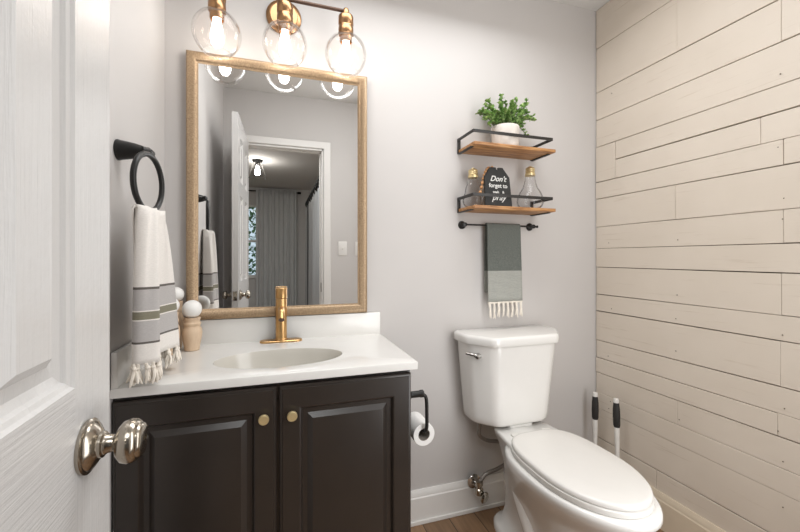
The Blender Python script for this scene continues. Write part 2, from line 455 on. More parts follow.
# hall behind
struct(MB().box(HX0-0.1, HX0, HY-0.1, FY, 0, CZ).build('wall_hall_left', M['hall_wall'], smooth=False))
struct(MB().box(HX1, HX1+0.1, HY-0.1, FY, 0, CZ).build('wall_hall_right', M['hall_wall'], smooth=False))
WX0, WX1, WZ0, WZ1 = -1.25, -0.30, 0.80, 2.12
w = MB(); w.box(HX0, WX0, HY-0.1, HY, 0, CZ); w.box(WX1, HX1, HY-0.1, HY, 0, CZ); w.box(WX0, WX1, HY-0.1, HY, 0, WZ0); w.box(WX0, WX1, HY-0.1, HY, WZ1, CZ)
struct(w.build('wall_hall_far', M['hall_wall'], smooth=False))
win = thing('window_1', 'white framed hall window with green leaves outside, seen in the mirror', 'window', ((WX0+WX1)/2, HY-0.05, WZ0), kind='structure')
w = MB()
for x0, x1 in ((WX0, WX0+0.04), (WX1-0.04, WX1)): w.box(x0, x1, HY-0.08, HY+0.015, WZ0, WZ1, 0.004)
for z0, z1 in ((WZ0, WZ0+0.04), (WZ1-0.04, WZ1), (1.44, 1.48)): w.box(WX0, WX1, HY-0.08, HY+0.012, z0, z1, 0.004)
w.box(WX0-0.03, WX1+0.03, HY, HY+0.04, WZ0-0.02, WZ0+0.005, 0.004)
w.build('window_frame', M['trim'], win)
MB().box(WX0+0.03, WX1-0.03, HY-0.055, HY-0.05, WZ0+0.03, WZ1-0.03).build('pane', M['pane'], win)

# ================================================================== open door on the left
DR = thing('door_1', 'white six-panel door standing open at the left, with a nickel knob', 'door', (-0.2255, 0.02, 0.012), kind='structure')
def dface(y): return -0.2065-0.0275*y     # x of the visible face along the door
def dfn_front(a, b, d): return Vector((dface(a)-d, a, b))
def dfn_back(a, b, d): return Vector((dface(a)-0.035+d, a, b))
dy0, dy1 = 0.018, 0.628
A = [dy0, dy0+0.101, dy0+0.253, dy0+0.357, dy1-0.101, dy1]
B = [0.012, 0.22, 0.79, 1.010, 1.545, 1.635, 1.905, 2.03]
panels = {(i, j) for i in (1, 3) for j in (1, 3, 5)}
prof = [(0, 0), (0.003, 0.004), (0.008, 0.0055), (0.011, 0.010), (0.020, 0.013), (0.034, 0.0115), (0.043, 0.004), (0.046, 0.0015)]
def mo(i, j): return 1 if (i in (1, 2, 3) and j in (0, 2, 4, 6)) and not (i, j) in panels else 0
w = MB()
panel_face(w, dfn_front, A, B, panels, prof, mo); panel_face(w, dfn_back, A, B, panels, prof, mo)
for a in (dy0, dy1): w.add([dfn_front(a, B[0], 0), dfn_front(a, B[-1], 0), dfn_back(a, B[-1], 0), dfn_back(a, B[0], 0)], [[0, 1, 2, 3]])
for b in (B[0], B[-1]): w.add([dfn_front(dy0, b, 0), dfn_front(dy1, b, 0), dfn_back(dy1, b, 0), dfn_back(dy0, b, 0)], [[0, 1, 2, 3]])
w.build('door_panel', [M['door_v'], M['door_h']], DR, smooth=False)
ky, kz = 0.555, 0.930
def knob(sign):
    nx = Vector((sign, 0, 0)); R = rotto(nx)
    S = 0.93
    c = Vector((dface(ky) if sign > 0 else dface(ky)-0.035, ky, kz))
    m = MB()
    m.lathe([(0.0335, 0), (0.0345, 0.002), (0.0345, 0.005), (0.032, 0.0065), (0.0305, 0.0068), (0.0295, 0.009), (0.020, 0.015), (0.0165, 0.0165), (0.0165, 0.020), (0.0135, 0.0215),
             (0.0135, 0.0225), (0.0118, 0.0245), (0.0105, 0.032), (0.0125, 0.0345), (0.020, 0.037), (0.0262, 0.042), (0.0285, 0.049), (0.0275, 0.0555), (0.0245, 0.0595), (0.0225, 0.0605), (0.0215, 0.0635), (0.0185, 0.0655), (0.008, 0.0668), (0, 0.067)], c, R*S, 40)
    return m
knob(1).build('door_knob', M['nickel'], DR); knob(-1).build('door_knob', M['nickel'], DR)
m = MB(); xm = dface(dy1)-0.0175
m.box(xm-0.012, xm+0.012, dy1-0.001, dy1+0.0015, kz-0.028, kz+0.028, 0.0006); m.box(xm-0.006, xm+0.006, dy1, dy1+0.010, kz-0.010, kz+0.010, 0.002)
m.build('latch', M['nickel'], DR)

# ================================================================== vanity
CZT = 0.842
VX0, VX1, VY = -0.385, 0.391, 1.103
van = thing('vanity_cabinet', 'dark espresso two-door vanity cabinet under the white sink top', 'cabinet', ((VX0+VX1)/2, 1.32, 0))
m = MB()
m.box(VX0, VX0+0.016, VY, BY-0.001, 0.10, 0.817, 0.001); m.box(VX1-0.016, VX1, VY, BY-0.001, 0.10, 0.817, 0.001)
m.box(VX0+0.015, VX1-0.015, VY, VY+0.018, 0.765, 0.817); m.box(VX0+0.015, VX1-0.015, VY, VY+0.018, 0.10, 0.15)
m.box(-0.018, 0.020, VY, VY+0.018, 0.15, 0.77); m.box(VX0+0.015, VX1-0.015, VY, BY-0.001, 0.10, 0.116); m.box(VX0+0.015, VX1-0.015, BY-0.012, BY-0.001, 0.10, 0.80)
m.build('carcass', M['cab'], van)
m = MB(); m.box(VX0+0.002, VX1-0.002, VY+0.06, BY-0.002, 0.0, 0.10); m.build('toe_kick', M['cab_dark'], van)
def cab_door(x0, x1, kx):
    z0, z1 = 0.115, 0.806; t = 0.019; yf = VY-t
    fn = lambda a, b, d: Vector((a, yf+d, b))
    mb = MB(); e = 0.009
    panel_face(mb, fn, [x0+e, x0+0.054, x1-0.054, x1-e], [z0+e, z0+0.062, z1-0.062, z1-e], {(1, 1)},
               [(0, 0), (0.003, 0.001), (0.006, 0.006), (0.009, 0.0115), (0.022, 0.0115), (0.026, 0.009), (0.036, 0.0025), (0.040, 0.0018)])
    r = [[fn(x0+i, z0+i, d), fn(x1-i, z0+i, d), fn(x1-i, z1-i, d), fn(x0+i, z1-i, d)] for i, d in ((e, 0), (0.0075, 0.002), (0.003, 0.003), (0, 0.006), (0, t))]
    mb.loft(r, (False, True))
    d = mb.build('door', M['cab'], van, angle=18)
    k = MB(); k.lathe([(0.0075, 0), (0.0065, 0.004), (0.006, 0.010), (0.0125, 0.0135), (0.0138, 0.016), (0.0138, 0.021), (0.0125, 0.0235), (0.009, 0.0238), (0.0085, 0.023), (0, 0.023)], (kx, yf, 0.728), rotto((0, -1, 0)), 28)
    k.build('knob', M['brass'], d)
cab_door(-0.382, -0.0025, -0.035); cab_door(0.0045, 0.389, 0.038)

top = thing('countertop', 'white cultured marble vanity top with an oval sink and backsplash', 'countertop', (0.01, 1.31, 0.818))
# slab with an oval hole whose rim flows into the basin
TX0, TX1, TY0, TY1 = -0.3848, 0.409, 1.082, 1.5485
scx, scy, sa, sb = 0.010, 1.263, 0.196, 0.112
n = 72
rect = []
def rect_pt(a):
    dx, dy = math.cos(a), math.sin(a)
    tx = ((TX1-0.004-scx)/dx) if dx > 1e-9 else ((TX0+0.004-scx)/dx if dx < -1e-9 else 1e9)
    ty = ((TY1-scy)/dy) if dy > 1e-9 else ((TY0+0.004-scy)/dy if dy < -1e-9 else 1e9)
    t = min(tx, ty); return (scx+dx*t, scy+dy*t)
angs = [2*PI*k/n for k in range(n)]
for cx_, cy_ in ((TX1-0.004, TY1), (TX0+0.004, TY1), (TX0+0.004, TY0+0.004), (TX1-0.004, TY0+0.004)):
    ca = math.atan2(cy_-scy, cx_-scx) % (2*PI)
    i = min(range(n), key=lambda q: abs((angs[q]-ca+PI) % (2*PI)-PI)); angs[i] = ca
def ell(f, z, k=1.0): return [Vector((scx+sa*f*math.cos(a), scy+sb*f*math.sin(a)*k, z)) for a in angs]
outer = [Vector((*rect_pt(a), CZT)) for a in angs]
def grow(ring, d, z):
    r = []
    for p in ring:
        x = p.x+(d if p.x > TX1-0.0045 else (-d if p.x < TX0+0.0045 else 0)); y = p.y-(d if p.y < TY0+0.0045 else 0)
        r.append(Vector((x, y, z)))
    return r
m = MB()
m.loft([grow(outer, 0.004, CZT-0.024), grow(outer, 0.004, CZT-0.004), grow(outer, 0.0028, CZT-0.0012), outer, ell(1.03, CZT), ell(1.0, CZT-0.001)], (False, False))
m.loft([grow(outer, 0.004, CZT-0.024), ell(1.0, CZT-0.024)], (False, False))
m.build('slab', M['counter'], top)
m = MB()
rs = [ell(1.0, CZT-0.001)] + [ell(f, CZT-d) for f, d in ((0.985, 0.006), (0.96, 0.02), (0.92, 0.045), (0.84, 0.075), (0.70, 0.098), (0.5, 0.112), (0.25, 0.118), (0.11, 0.120))]
m.loft(rs, (False, True)); m.build('sink_basin', M['basin'], top)
m = MB(); m.lathe([(0.022, 0), (0.022, 0.003), (0.017, 0.0035), (0.016, 0.001), (0, 0.001)], (scx, scy, CZT-0.1195), None, 28); m.build('drain', M['gold'], top)
m = MB(); m.box(TX0, TX1+0.001, 1.528, 1.5495, CZT-0.003, 0.931, 0.003); m.build('backsplash', M['counter'], top)
m = MB(); m.box(TX0, TX0+0.014, TY0+0.002, 1.528, CZT-0.003, 0.929, 0.003); m.build('side_splash', M['counter'], top)

fx, fy = 0.0135, 1.498
fa = thing('faucet', 'brushed gold single-post faucet behind the sink', 'faucet', (fx, fy, CZT))
m = MB(); ring = []
for zz, g in ((CZT, 0), (CZT+0.005, 0), (CZT+0.007, -0.002)):
    r = []
    for k in range(40):
        a = 2*PI*k/40; cx_ = (0.053 if math.cos(a) > 0 else -0.053); r.append(Vector((fx+cx_+math.cos(a)*(0.024+g), fy+math.sin(a)*(0.024+g), zz)))
    ring.append(r)
m.loft(ring); m.build('base_plate', M['gold'], fa)
m = MB(); m.lathe([(0.0235, 0.006), (0.0235, 0.012), (0.0205, 0.014), (0.0205, 0.161), (0.0198, 0.1625)], (fx, fy, CZT), None, 36); m.build('body', M['gold'], fa)
m = MB()
m.tube(spline([(fx, fy-0.008, CZT+0.121), (fx, fy-0.045, CZT+0.128), (fx, fy-0.082, CZT+0.120), (fx, fy-0.104, CZT+0.098)], 6), 0.0115, 20)
m.build('spout', M['gold'], fa)
m = MB(); m.lathe([(0.0105, 0), (0.0085, 0.002), (0, 0.002)], (fx, fy-0.1045, CZT+0.0975), rotto((0, -0.68, -0.73)), 20); m.build('aerator', M['bronze'], fa)
m = MB(); m.lathe([(0.0198, 0.1635), (0.0212, 0.165), (0.0212, 0.197), (0.0222, 0.1985), (0.0222, 0.202), (0.020, 0.2035), (0, 0.2035)], (fx, fy, CZT), None, 36)
m.box(fx-0.006, fx+0.006, fy-0.002, fy+0.034, CZT+0.197, CZT+0.2025, 0.002)
m.build('handle', M['gold'], fa)

# ================================================================== mirror
mi = thing('mirror', 'rectangular wall mirror in a champagne gold frame above the vanity', 'mirror', (0.02, 1.55, 0.934))
x0, x1, z0, z1 = -0.3125, 0.3525, 0.9335, 1.9065
pr = [(0, 0.030), (0.0, 0.006), (0.004, 0.001), (0.012, 0.0), (0.020, 0.002), (0.027, 0.007), (0.031, 0.011), (0.034, 0.014), (0.038, 0.0165), (0.0385, 0.028)]
m = MB(); YF = 1.5185
m.loft([[Vector((x0+i, YF+d, z0+i)), Vector((x1-i, YF+d, z0+i)), Vector((x1-i, YF+d, z1-i)), Vector((x0+i, YF+d, z1-i))] for i, d in pr], (False, False))
m.build('frame', M['frame'], mi, angle=50)
m = MB(); m.box(x0+0.03, x1-0.03, 1.5355, 1.546, z0+0.03, z1-0.03); m.build('mirror_glass', M['mirror'], mi, smooth=False)

# ================================================================== vanity light
vl = thing('vanity_light', 'three-globe brass vanity light bar above the mirror', 'light fixture', (0.025, 1.55, 2.10))
LY = 1.43; BZ = 2.098
m = MB(); m.lathe([(0.066, 0), (0.066, 0.010), (0.062, 0.014), (0.052, 0.0155), (0.050, 0.019), (0, 0.020)], (0.024, 1.55, 2.10), rotto((0, -1, 0)), 48); m.build('backplate', M['copper'], vl)
m = MB(); m.tube([(0.025, 1.532, BZ), (0.025, LY, BZ)], 0.009, 16); m.build('arm', M['bronze'], vl)
m = MB(); m.tube([(-0.205, LY, BZ), (0.256, LY, BZ)], 0.0065, 16); m.build('bar', M['bronze'], vl)
def light_unit(lx):
    m = MB()
    m.lathe([(0, 2.108), (0.009, 2.107), (0.012, 2.101), (0.012, 2.089), (0.019, 2.084), (0.0265, 2.079), (0.0285, 2.074), (0.0285, 2.046), (0.0265, 2.043), (0.0265, 2.037), (0.0285, 2.034), (0.0285, 2.008),
             (0.0265, 2.004), (0.0235, 2.002), (0.0235, 1.984), (0.0225, 1.979), (0.0195, 1.977), (0.0195, 1.984), (0, 1.984)], (lx, LY, 0), None, 36)
    so = m.build('socket', M['copper'], vl)
    gc = 1.932; R = 0.079
    a0 = math.asin(0.0275/R); a1 = PI-math.asin(0.045/R)
    pr_ = []
    for i in range(25):
        a = a0+(a1-a0)*i/24; pr_.append((R*math.sin(a), gc+R*math.cos(a)))
    inner = [(r*0.975, gc+(z-gc)*0.975) for r, z in pr_[::-1]]
    m = MB(); m.lathe([(0.0275, 2.018)]+pr_+[(0.0455, pr_[-1][1]-0.0025), (0.0435, pr_[-1][1]-0.0025)]+inner, (lx, LY, 0), None, 48, cap=False)
    m.build('globe', M['globe'], so, recalc=False)
    m = MB(); m.lathe([(0.0125, 1.984), (0.0125, 1.972), (0.016, 1.955), (0.0205, 1.930), (0.0215, 1.915), (0.019, 1.899), (0.012, 1.888), (0, 1.884)], (lx, LY, 0), None, 24)
    m.build('bulb', M['bulb'], so)
for lx in (-0.198, 0.026, 0.248): light_unit(lx)

# ================================================================== towel ring and striped towel
tr = thing('towel_ring', 'black iron towel ring on the left wall holding the striped towel', 'towel ring', (LX, 1.129, 1.433))
m = MB()
m.lathe([(0.0255, 0), (0.0265, 0.003), (0.0255, 0.006), (0.0245, 0.009), (0.0225, 0.022), (0.0195, 0.038), (0.0150, 0.054), (0.0120, 0.062)], (LX+0.0005, 1.129, 1.433), rotto((1, 0, 0)), 32)
m.tube([(LX+0.056, 1.118, 1.434), (LX+0.066, 1.129, 1.434), (LX+0.068, 1.150, 1.433), (LX+0.068, 1.158, 1.433)], [0.010, 0.0115, 0.0105, 0.006], 16)
m.build('wall_post', M['black'], tr)
m = MB(); rc = Vector((-0.312, 1.110, 1.350)); dv = Vector((math.sin(math.radians(10)), math.cos(math.radians(10)), 0))
m.tube([rc + dv*0.070*math.cos(2*PI*k/48) + Vector((0, 0, 1))*0.072*math.sin(2*PI*k/48) for k in range(48)], 0.0070, 12, closed=True)
m.build('ring', M['black'], tr)

def interp_path(path, k=10): return spline([(p[0], p[1], 0) for p in path], k)
top_front = [(-0.328, 1.066), (-0.308, 1.058), (-0.292, 1.083), (-0.302, 1.110), (-0.290, 1.140), (-0.297, 1.172), (-0.315, 1.178)]
bot_front = [(-0.328, 1.062), (-0.317, 1.030), (-0.276, 1.044), (-0.284, 1.090), (-0.302, 1.130), (-0.270, 1.224), (-0.312, 1.240)]
top_back = [(-0.330, 1.056), (-0.332, 1.066), (-0.334, 1.088), (-0.328, 1.110), (-0.334, 1.134), (-0.330, 1.160), (-0.327, 1.174)]
bot_back = [(-0.334, 1.10), (-0.341, 1.12), (-0.332, 1.14), (-0.341, 1.165), (-0.332, 1.185), (-0.339, 1.205), (-0.330, 1.225)]
tf, bf, tb, bb = [interp_path(p) for p in (top_front, bot_front, top_back, bot_back)]
rows_ = []
zt, zb, zbb = 1.277, 0.908, 0.935
for i in range(30):
    t = i/29; e = t**0.62; z = zb+(zt-zb)*(1-t)
    rows_.append([Vector((a.x+(b.x-a.x)*e+0.0045*math.sin(q*0.62+1.3*t)*(1-0.6*t), a.y+(b.y-a.y)*e, z+0.006*math.sin(q*0.33)*(1-t)**3)) for q, (a, b) in enumerate(zip(tf, bf))])
rows_ = rows_[::-1]            # bottom -> top at front
for k in range(1, 6):          # over the ring
    t = k/6
    rows_.append([Vector((a.x+(b.x-a.x)*t, a.y+(b.y-a.y)*t, zt+0.010*math.sin(PI*t))) for a, b in zip(tf, tb)])
for i in range(24):
    t = i/23; e = t**0.7; z = zbb+(zt-zbb)*(1-t)
    rows_.append([Vector((a.x+(b.x-a.x)*e, a.y+(b.y-a.y)*e, z)) for a, b in zip(tb, bb)])
ht = thing('hand_towel', 'cream towel with grey and olive stripes hanging from the black wall ring', 'towel', (-0.31, 1.12, 0.90))
m = MB(); m.grid(rows_)
tw = m.build('towel_cloth', M['towel'], ht, origin=(-0.31, 1.12, 0.903), angle=180)
sm = tw.modifiers.new('thickness', 'SOLIDIFY'); sm.thickness = 0.0035; sm.offset = 0
rf = random.Random(5)
def fringe(m, p, ln, rf, r=0.0042, spread=0.012):
    knot = p + Vector((rf.uniform(-.003, .003), rf.uniform(-.003, .003), -0.012))
    m.tube([p, knot], [r*0.75, r], 7); m.sphere(knot, r*1.35, 0, 8, 6)
    for q in range(5):
        end = knot + Vector((rf.uniform(-spread, spread), rf.uniform(-spread, spread), -ln*rf.uniform(0.75, 1.05)))
        mid = (knot+end)/2 + Vector((rf.uniform(-.004, .004), rf.uniform(-.004, .004), 0.0))
        m.tube(spline([knot, mid, end], 3), [r*0.75]*5+[r*0.6, r*0.35], 6)
for k in range(0, len(bf), 3):
    p = Vector((bf[k].x, bf[k].y, zb+0.003)); m = MB(); fringe(m, p, 0.038, rf, r=0.0046, spread=0.010); m.build('tassel', M['fringe'], ht)

# ================================================================== turned wood holders with white balls
def holder(x, y, h, rm, label):
    z = CZT+0.0003
    p = [(0.66, 0), (0.74, 0.02), (0.73, 0.05), (0.80, 0.18), (0.95, 0.40), (1.0, 0.54), (0.94, 0.65), (0.80, 0.72), (0.78, 0.75), (0.86, 0.78), (0.87, 0.83), (0.79, 0.86), (0.78, 0.93), (0.84, 0.96), (0.83, 1.0), (0.5, 1.0), (0.45, 0.985), (0, 0.985)]
    m = MB(); m.lathe([(r*rm, q*h) for r, q in p], (x, y, z), None, 32)
    return tag(m.build('candle_holder', M['rawwood']), label, 'candle holder', 'turned wood holders in the vanity corner')
def ball(x, y, z, r, label):
    m = MB(); m.sphere((x, y, z), r); return tag(m.build('ball_candle', M['white']), label, 'candle', 'white balls on the wood holders')
holder(-0.279, 1.452, 0.112, 0.0320, 'turned pale wood holder nearest the mirror corner, fully in view')
ball(-0.279, 1.452, CZT+0.112+0.0290, 0.0308, 'white ball on the fully visible wood holder below the mirror corner')
holder(-0.333, 1.408, 0.137, 0.027, 'turned wood holder half hidden behind the towel fringe, in front of the other two')
ball(-0.333, 1.408, CZT+0.137+0.0238, 0.0255, 'lower white ball peeking out from behind the striped towel')
holder(-0.338, 1.497, 0.165, 0.0255, 'tallest turned wood holder, in the corner behind the other two')
ball(-0.338, 1.497, CZT+0.165+0.0238, 0.0255, 'highest white ball, on the tallest holder beside the mirror frame')

# ================================================================== wall shelves
def shelf(z, label):
    t = thing('wall_shelf', label, 'shelf', (0.985, 1.55, z), 'oak shelves with black rails')
    X0, X1 = 0.778, 1.194; Yf = 1.40
    m = MB(); m.box(X0+0.004, X1, Yf, BY-0.001, z, z+0.0145, 0.0015); m.build('board', M['shelf'], t)
    rz = z+0.060
    m = MB(); s_ = 0.0045
    m.box(X0-0.0005, X0+0.0035, Yf+0.004, BY-0.001, rz-0.007, rz+0.006, 0.0006)
    m.box(X1-0.017, X1-0.013, Yf+0.004, BY-0.001, rz-0.007, rz+0.006, 0.0006)
    m.box(X0-0.0005, X1-0.013, Yf+0.003, Yf+0.007, rz-0.007, rz+0.006, 0.0006)
    m.build('guard_rail', M['rail'], t)
    for bx in (X0-0.001, X1-0.0235):
        m = MB(); m.box(bx, bx+0.015, BY-0.005, BY-0.0005, z-0.004, rz+0.006, 0.0006); m.box(bx, bx+0.015, Yf+0.025, BY-0.003, z-0.0045, z-0.0005, 0.0006)
        m.build('bracket', M['rail'], t)
    return t
shelf(1.633, 'upper oak wall shelf with black rail, holding the potted plant')
shelf(1.366, 'lower oak wall shelf with black rail, holding the sign and glass bulbs')
S1, S2 = 1.6476, 1.3806

# potted plant
pl = thing('potted_plant', 'small leafy green plant in a whitewashed pot on the upper shelf', 'plant', (0.976, 1.47, S1))
pc = (0.976, 1.47, S1)
m = MB(); m.lathe([(0.055, 0), (0.057, 0.003), (0.059, 0.03), (0.061, 0.075), (0.062, 0.094), (0.060, 0.098), (0.057, 0.096), (0.055, 0.084), (0, 0.084)], pc, None, 36); m.build('pot', M['pot'], pl)
m = MB(); m.lathe([(0.0545, 0.084), (0.045, 0.089), (0, 0.092)], pc, None, 24); m.build('soil', M['soil'], pl)
rp = random.Random(11); ms = MB(); ml = MB()
def leaf(m, p, d, up, L, W):
    d = d.normalized(); s_ = d.cross(up)
    if s_.length < 1e-3: s_ = Vector((1, 0, 0))
    s_.normalize(); nn = s_.cross(d).normalized()
    pts = [p, p+d*L*0.35+s_*W*0.5+nn*W*0.12, p+d*L*0.75+s_*W*0.42+nn*W*0.1, p+d*L, p+d*L*0.75-s_*W*0.42+nn*W*0.1, p+d*L*0.35-s_*W*0.5+nn*W*0.12, p+d*L*0.5-nn*W*0.03]
    m.add(pts, [[0, 1, 6], [1, 2, 6], [2, 3, 6], [3, 4, 6], [4, 5, 6], [5, 0, 6]])
tips = []
for k in range(46):
    a = rp.uniform(0, 2*PI); lean = rp.uniform(0.0, 1.0)
    r0 = rp.uniform(0.0, 0.042)
    base = Vector((pc[0]+r0*math.cos(a), pc[1]+r0*math.sin(a), S1+0.086))
    ex = 0.115*lean; hh = rp.uniform(0.065, 0.135)*(1.0-0.45*lean*lean)
    tip = base + Vector((ex*math.cos(a)*1.05, ex*math.sin(a)*0.5, hh))
    tips.append((base, tip))
for tx, tz in ((-0.118, 0.02), (-0.095, -0.005), (0.085, 0.01), (0.098, -0.03), (0.135, 0.06), (-0.10, 0.10), (0.10, 0.125), (0.105, 0.11), (-0.03, 0.13), (0.045, 0.125)):
    a = PI if tx < 0 else 0
    base = Vector((pc[0]+0.035*math.cos(a), pc[1]-0.01, S1+0.088)); tips.append((base, Vector((pc[0]+tx, pc[1]-0.02, S1+0.098+tz))))
for base, tip in tips:
    mid = (base+tip)/2 + Vector((0, 0, 0.022)); sp_ = spline([base, mid, tip], 8)
    for p in sp_:
        p.y = min(p.y, 1.532)
    ms.tube(sp_, [0.0016]*(len(sp_)-1)+[0.0008], 5)
    for i in range(4, len(sp_)):
        d0 = (sp_[i]-sp_[i-1]).normalized()
        for q in range(2):
            rd = Vector((rp.uniform(-1, 1), rp.uniform(-1, 1), rp.uniform(-0.3, 0.9))).normalized()
            d = (d0*0.5+rd).normalized()
            if sp_[i].y + d.y*0.02 > 1.543: d.y = -abs(d.y)
            leaf(ml, sp_[i], d, Vector((rp.uniform(-.4, .4), rp.uniform(-.4, .4), 1)), rp.uniform(0.012, 0.019), rp.uniform(0.011, 0.016))
ms.build('stems', M['stem'], pl); ml.build('foliage', M['leaf'], pl, smooth=False, recalc=False)

# glass bulb vases
def bulb_vase(x, y, h, label, w=1.0):
    t = thing('bulb_vase', label, 'vase', (x, y, S2), 'glass bulb vases on the lower shelf')
    q = h/0.205
    pr_ = [(0.0, 0.001), (0.030, 0.001), (0.040, 0.004), (0.048, 0.014), (0.0535, 0.030), (0.054, 0.042), (0.0505, 0.060), (0.043, 0.080), (0.034, 0.102), (0.0275, 0.122), (0.0235, 0.142), (0.022, 0.160)]
    pr_ = [(r*w if z < 0.1 else r, z) for r, z in pr_]; out = [(r, z*q) for r, z in pr_]; inn = [(max(r-0.002, 0), z*q+0.0015) for r, z in pr_[::-1]]
    m = MB(); m.lathe(out+inn, (x, y, S2), None, 40, cap=False); m.build('glass', M['glass'], t, recalc=False)
    m = MB(); zc = 0.156*q
    pr2 = [(0.0195, zc), (0.0225, zc+0.002), (0.0225, zc+0.010)]
    for i in range(3):
        z_ = zc+0.012+i*0.008; pr2 += [(0.0195, z_), (0.0215, z_+0.004)]
    pr2 += [(0.019, zc+0.037), (0.012, zc+0.041), (0.008, zc+0.0415), (0.007, zc+0.045), (0, zc+0.046)]
    m.lathe(pr2, (x, y, S2), None, 28); m.build('cap', M['brass'], t)
bulb_vase(0.826, 1.492, 0.172, 'clear glass bulb with brass cap left of the black sign', 0.86)
bulb_vase(1.113, 1.475, 0.205, 'taller clear glass bulb with brass cap right of the black sign', 1.12)

# black tag sign
sg = thing('sign', 'black tag-shaped sign with white lettering on the lower shelf', 'sign', (0.938, 1.44, S2))
sx0, sx1, sz0, sz1 = 0.852, 0.985, S2+0.0003, 1.556
outl = [(sx0, sz0), (sx1, sz0), (sx1-0.006, sz0+0.132), (0.946, sz1), (0.926, sz1), (0.924, sz1-0.010), (0.914, sz1-0.010), (0.912, sz1), (0.886, sz1), (sx0+0.003, sz0+0.132)]
m = MB(); yA, yB = 1.428, 1.438
lean = lambda z: (z-S2)*0.10
fr = [Vector((x, yA+lean(z), z)) for x, z in outl]; bk = [Vector((x, yB+lean(z), z)) for x, z in outl]
m.loft([fr, bk]); m.build('board', M['sign'], sg, smooth=False)
def text_mesh(body, size, shear=0.0, ox=0, oz=0):
    c = bpy.data.curves.new('lettering', 'FONT'); c.body = body; c.size = size; c.shear = shear; c.align_x = 'CENTER'; c.extrude = 0.0004; c.offset = 0.0004
    o = bpy.data.objects.new('lettering_source', c); COL.objects.link(o)
    dg = bpy.context.evaluated_depsgraph_get(); me = bpy.data.meshes.new_from_object(o.evaluated_get(dg))
    vs_ = [Vector((v.co.x+ox, yA-0.0006-v.co.z+lean(oz+v.co.y), oz+v.co.y)) for v in me.vertices]; fs_ = [list(p.vertices) for p in me.polygons]
    bpy.data.objects.remove(o); bpy.data.curves.remove(c); bpy.data.meshes.remove(me)
    return vs_, fs_
m = MB()
for body, size, sh, oz in (("Don't", 0.034, 0.4, 1.494), ("forget to", 0.0255, 0.0, 1.466), ("wash    &", 0.015, 0.0, 1.441), ("pray", 0.038, 0.4, 1.410)):
    m.add(*text_mesh(body, size, sh, 0.919, oz))
m.build('lettering', M['chalk'], sg, smooth=False, recalc=False)
m = MB()
for k in range(9):
    t = k/8; p = Vector((0.905-0.064*t**0.6 if k < 8 else 0.839, 1.465-0.013*t, sz1+0.003-0.115*t**1.6))
    m.sphere(p, 0.0075, 0, 14, 9)
m.tube([(0.918, 1.452, sz1-0.006), (0.89, 1.460, sz1-0.002), (0.855, 1.456, sz1-0.045), (0.841, 1.452, sz1-0.120)], 0.0015, 6)
m.build('bead_string', M['bead'], sg)

# ================================================================== towel bar and dark towel
tbz = 1.308; tby = 1.520
tbar = thing('towel_bar', 'slim black towel bar with round wall discs under the lower shelf', 'towel bar', (0.98, 1.55, tbz))
for dx in (0.800, 1.165):
    m = MB(); m.lathe([(0.0185, 0), (0.0185, 0.004), (0.016, 0.008), (0.009, 0.011), (0.0075, 0.030), (0.0095, 0.032), (0.0095, 0.036), (0, 0.038)], (dx, BY, tbz), rotto((0, -1, 0)), 24); m.build('wall_disc', M['black'], tbar)
m = MB(); m.tube([(0.798, tby, tbz), (1.186, tby, tbz)], 0.0042, 12); m.sphere((1.187, tby, tbz), 0.0065, 0, 14, 9); m.sphere((0.797, tby, tbz), 0.0065, 0, 14, 9)
m.build('bar', M['black'], tbar)
dt = thing('hand_towel', 'charcoal green towel with pale striped end and fringe, on the black towel bar', 'towel', (0.985, tby, 0.955))
rows_ = []; xa, xb = 0.907, 1.085
def trow(yc, z, lft, rgt, amp, ph):
    return [Vector((lft+(rgt-lft)*k/24, yc+amp*math.sin(k*0.75+ph), z)) for k in range(25)]
for i in range(20):
    t = 1-i/19; rows_.append(trow(tby-0.0095-0.006*t, 0.958+(tbz-0.958)*(1-t), xa+0.004*t, xb+0.006*t, 0.0018*t, 0.5))
for k in range(1, 8):
    a = PI*k/8; rows_.append([Vector((xa+(xb-xa)*j/24, tby-math.cos(a)*0.0085, tbz+math.sin(a)*0.0085)) for j in range(25)])
for i in range(16):
    t = i/15; rows_.append(trow(tby+0.0095+0.012*t, tbz-(tbz-1.0)*t, xa+0.001+0.005*t, xb-0.004*t, 0.0015*t, 1.5))
m = MB(); m.grid(rows_); dcl = m.build('towel_cloth', M['dtowel'], dt, origin=(0.985, tby, 0.957), angle=180)
sm = dcl.modifiers.new('thickness', 'SOLIDIFY'); sm.thickness = 0.004; sm.offset = 0
yb_ = tby-0.0155
m = MB(); m.tube([(xa+0.004, yb_, 0.953), (xb+0.006, yb_, 0.955)], 0.004, 8); m.build('hem', M['fringe'], dt)
for k in range(8):
    x = xa+0.010+(xb-xa-0.012)*k/7; m = MB()
    for q in range(3):
        m.tube(spline([(x+(q-1)*0.004, yb_, 0.953), (x+rf.uniform(-.003, .003), yb_-0.004, 0.925), (x+(q-1)*0.004+rf.uniform(-.004, .004), yb_-rf.uniform(0, .006), 0.884+rf.uniform(-.004, .008))], 4), [0.0036]*7+[0.003, 0.002], 6)
    m.build('tassel', M['fringe'], dt)

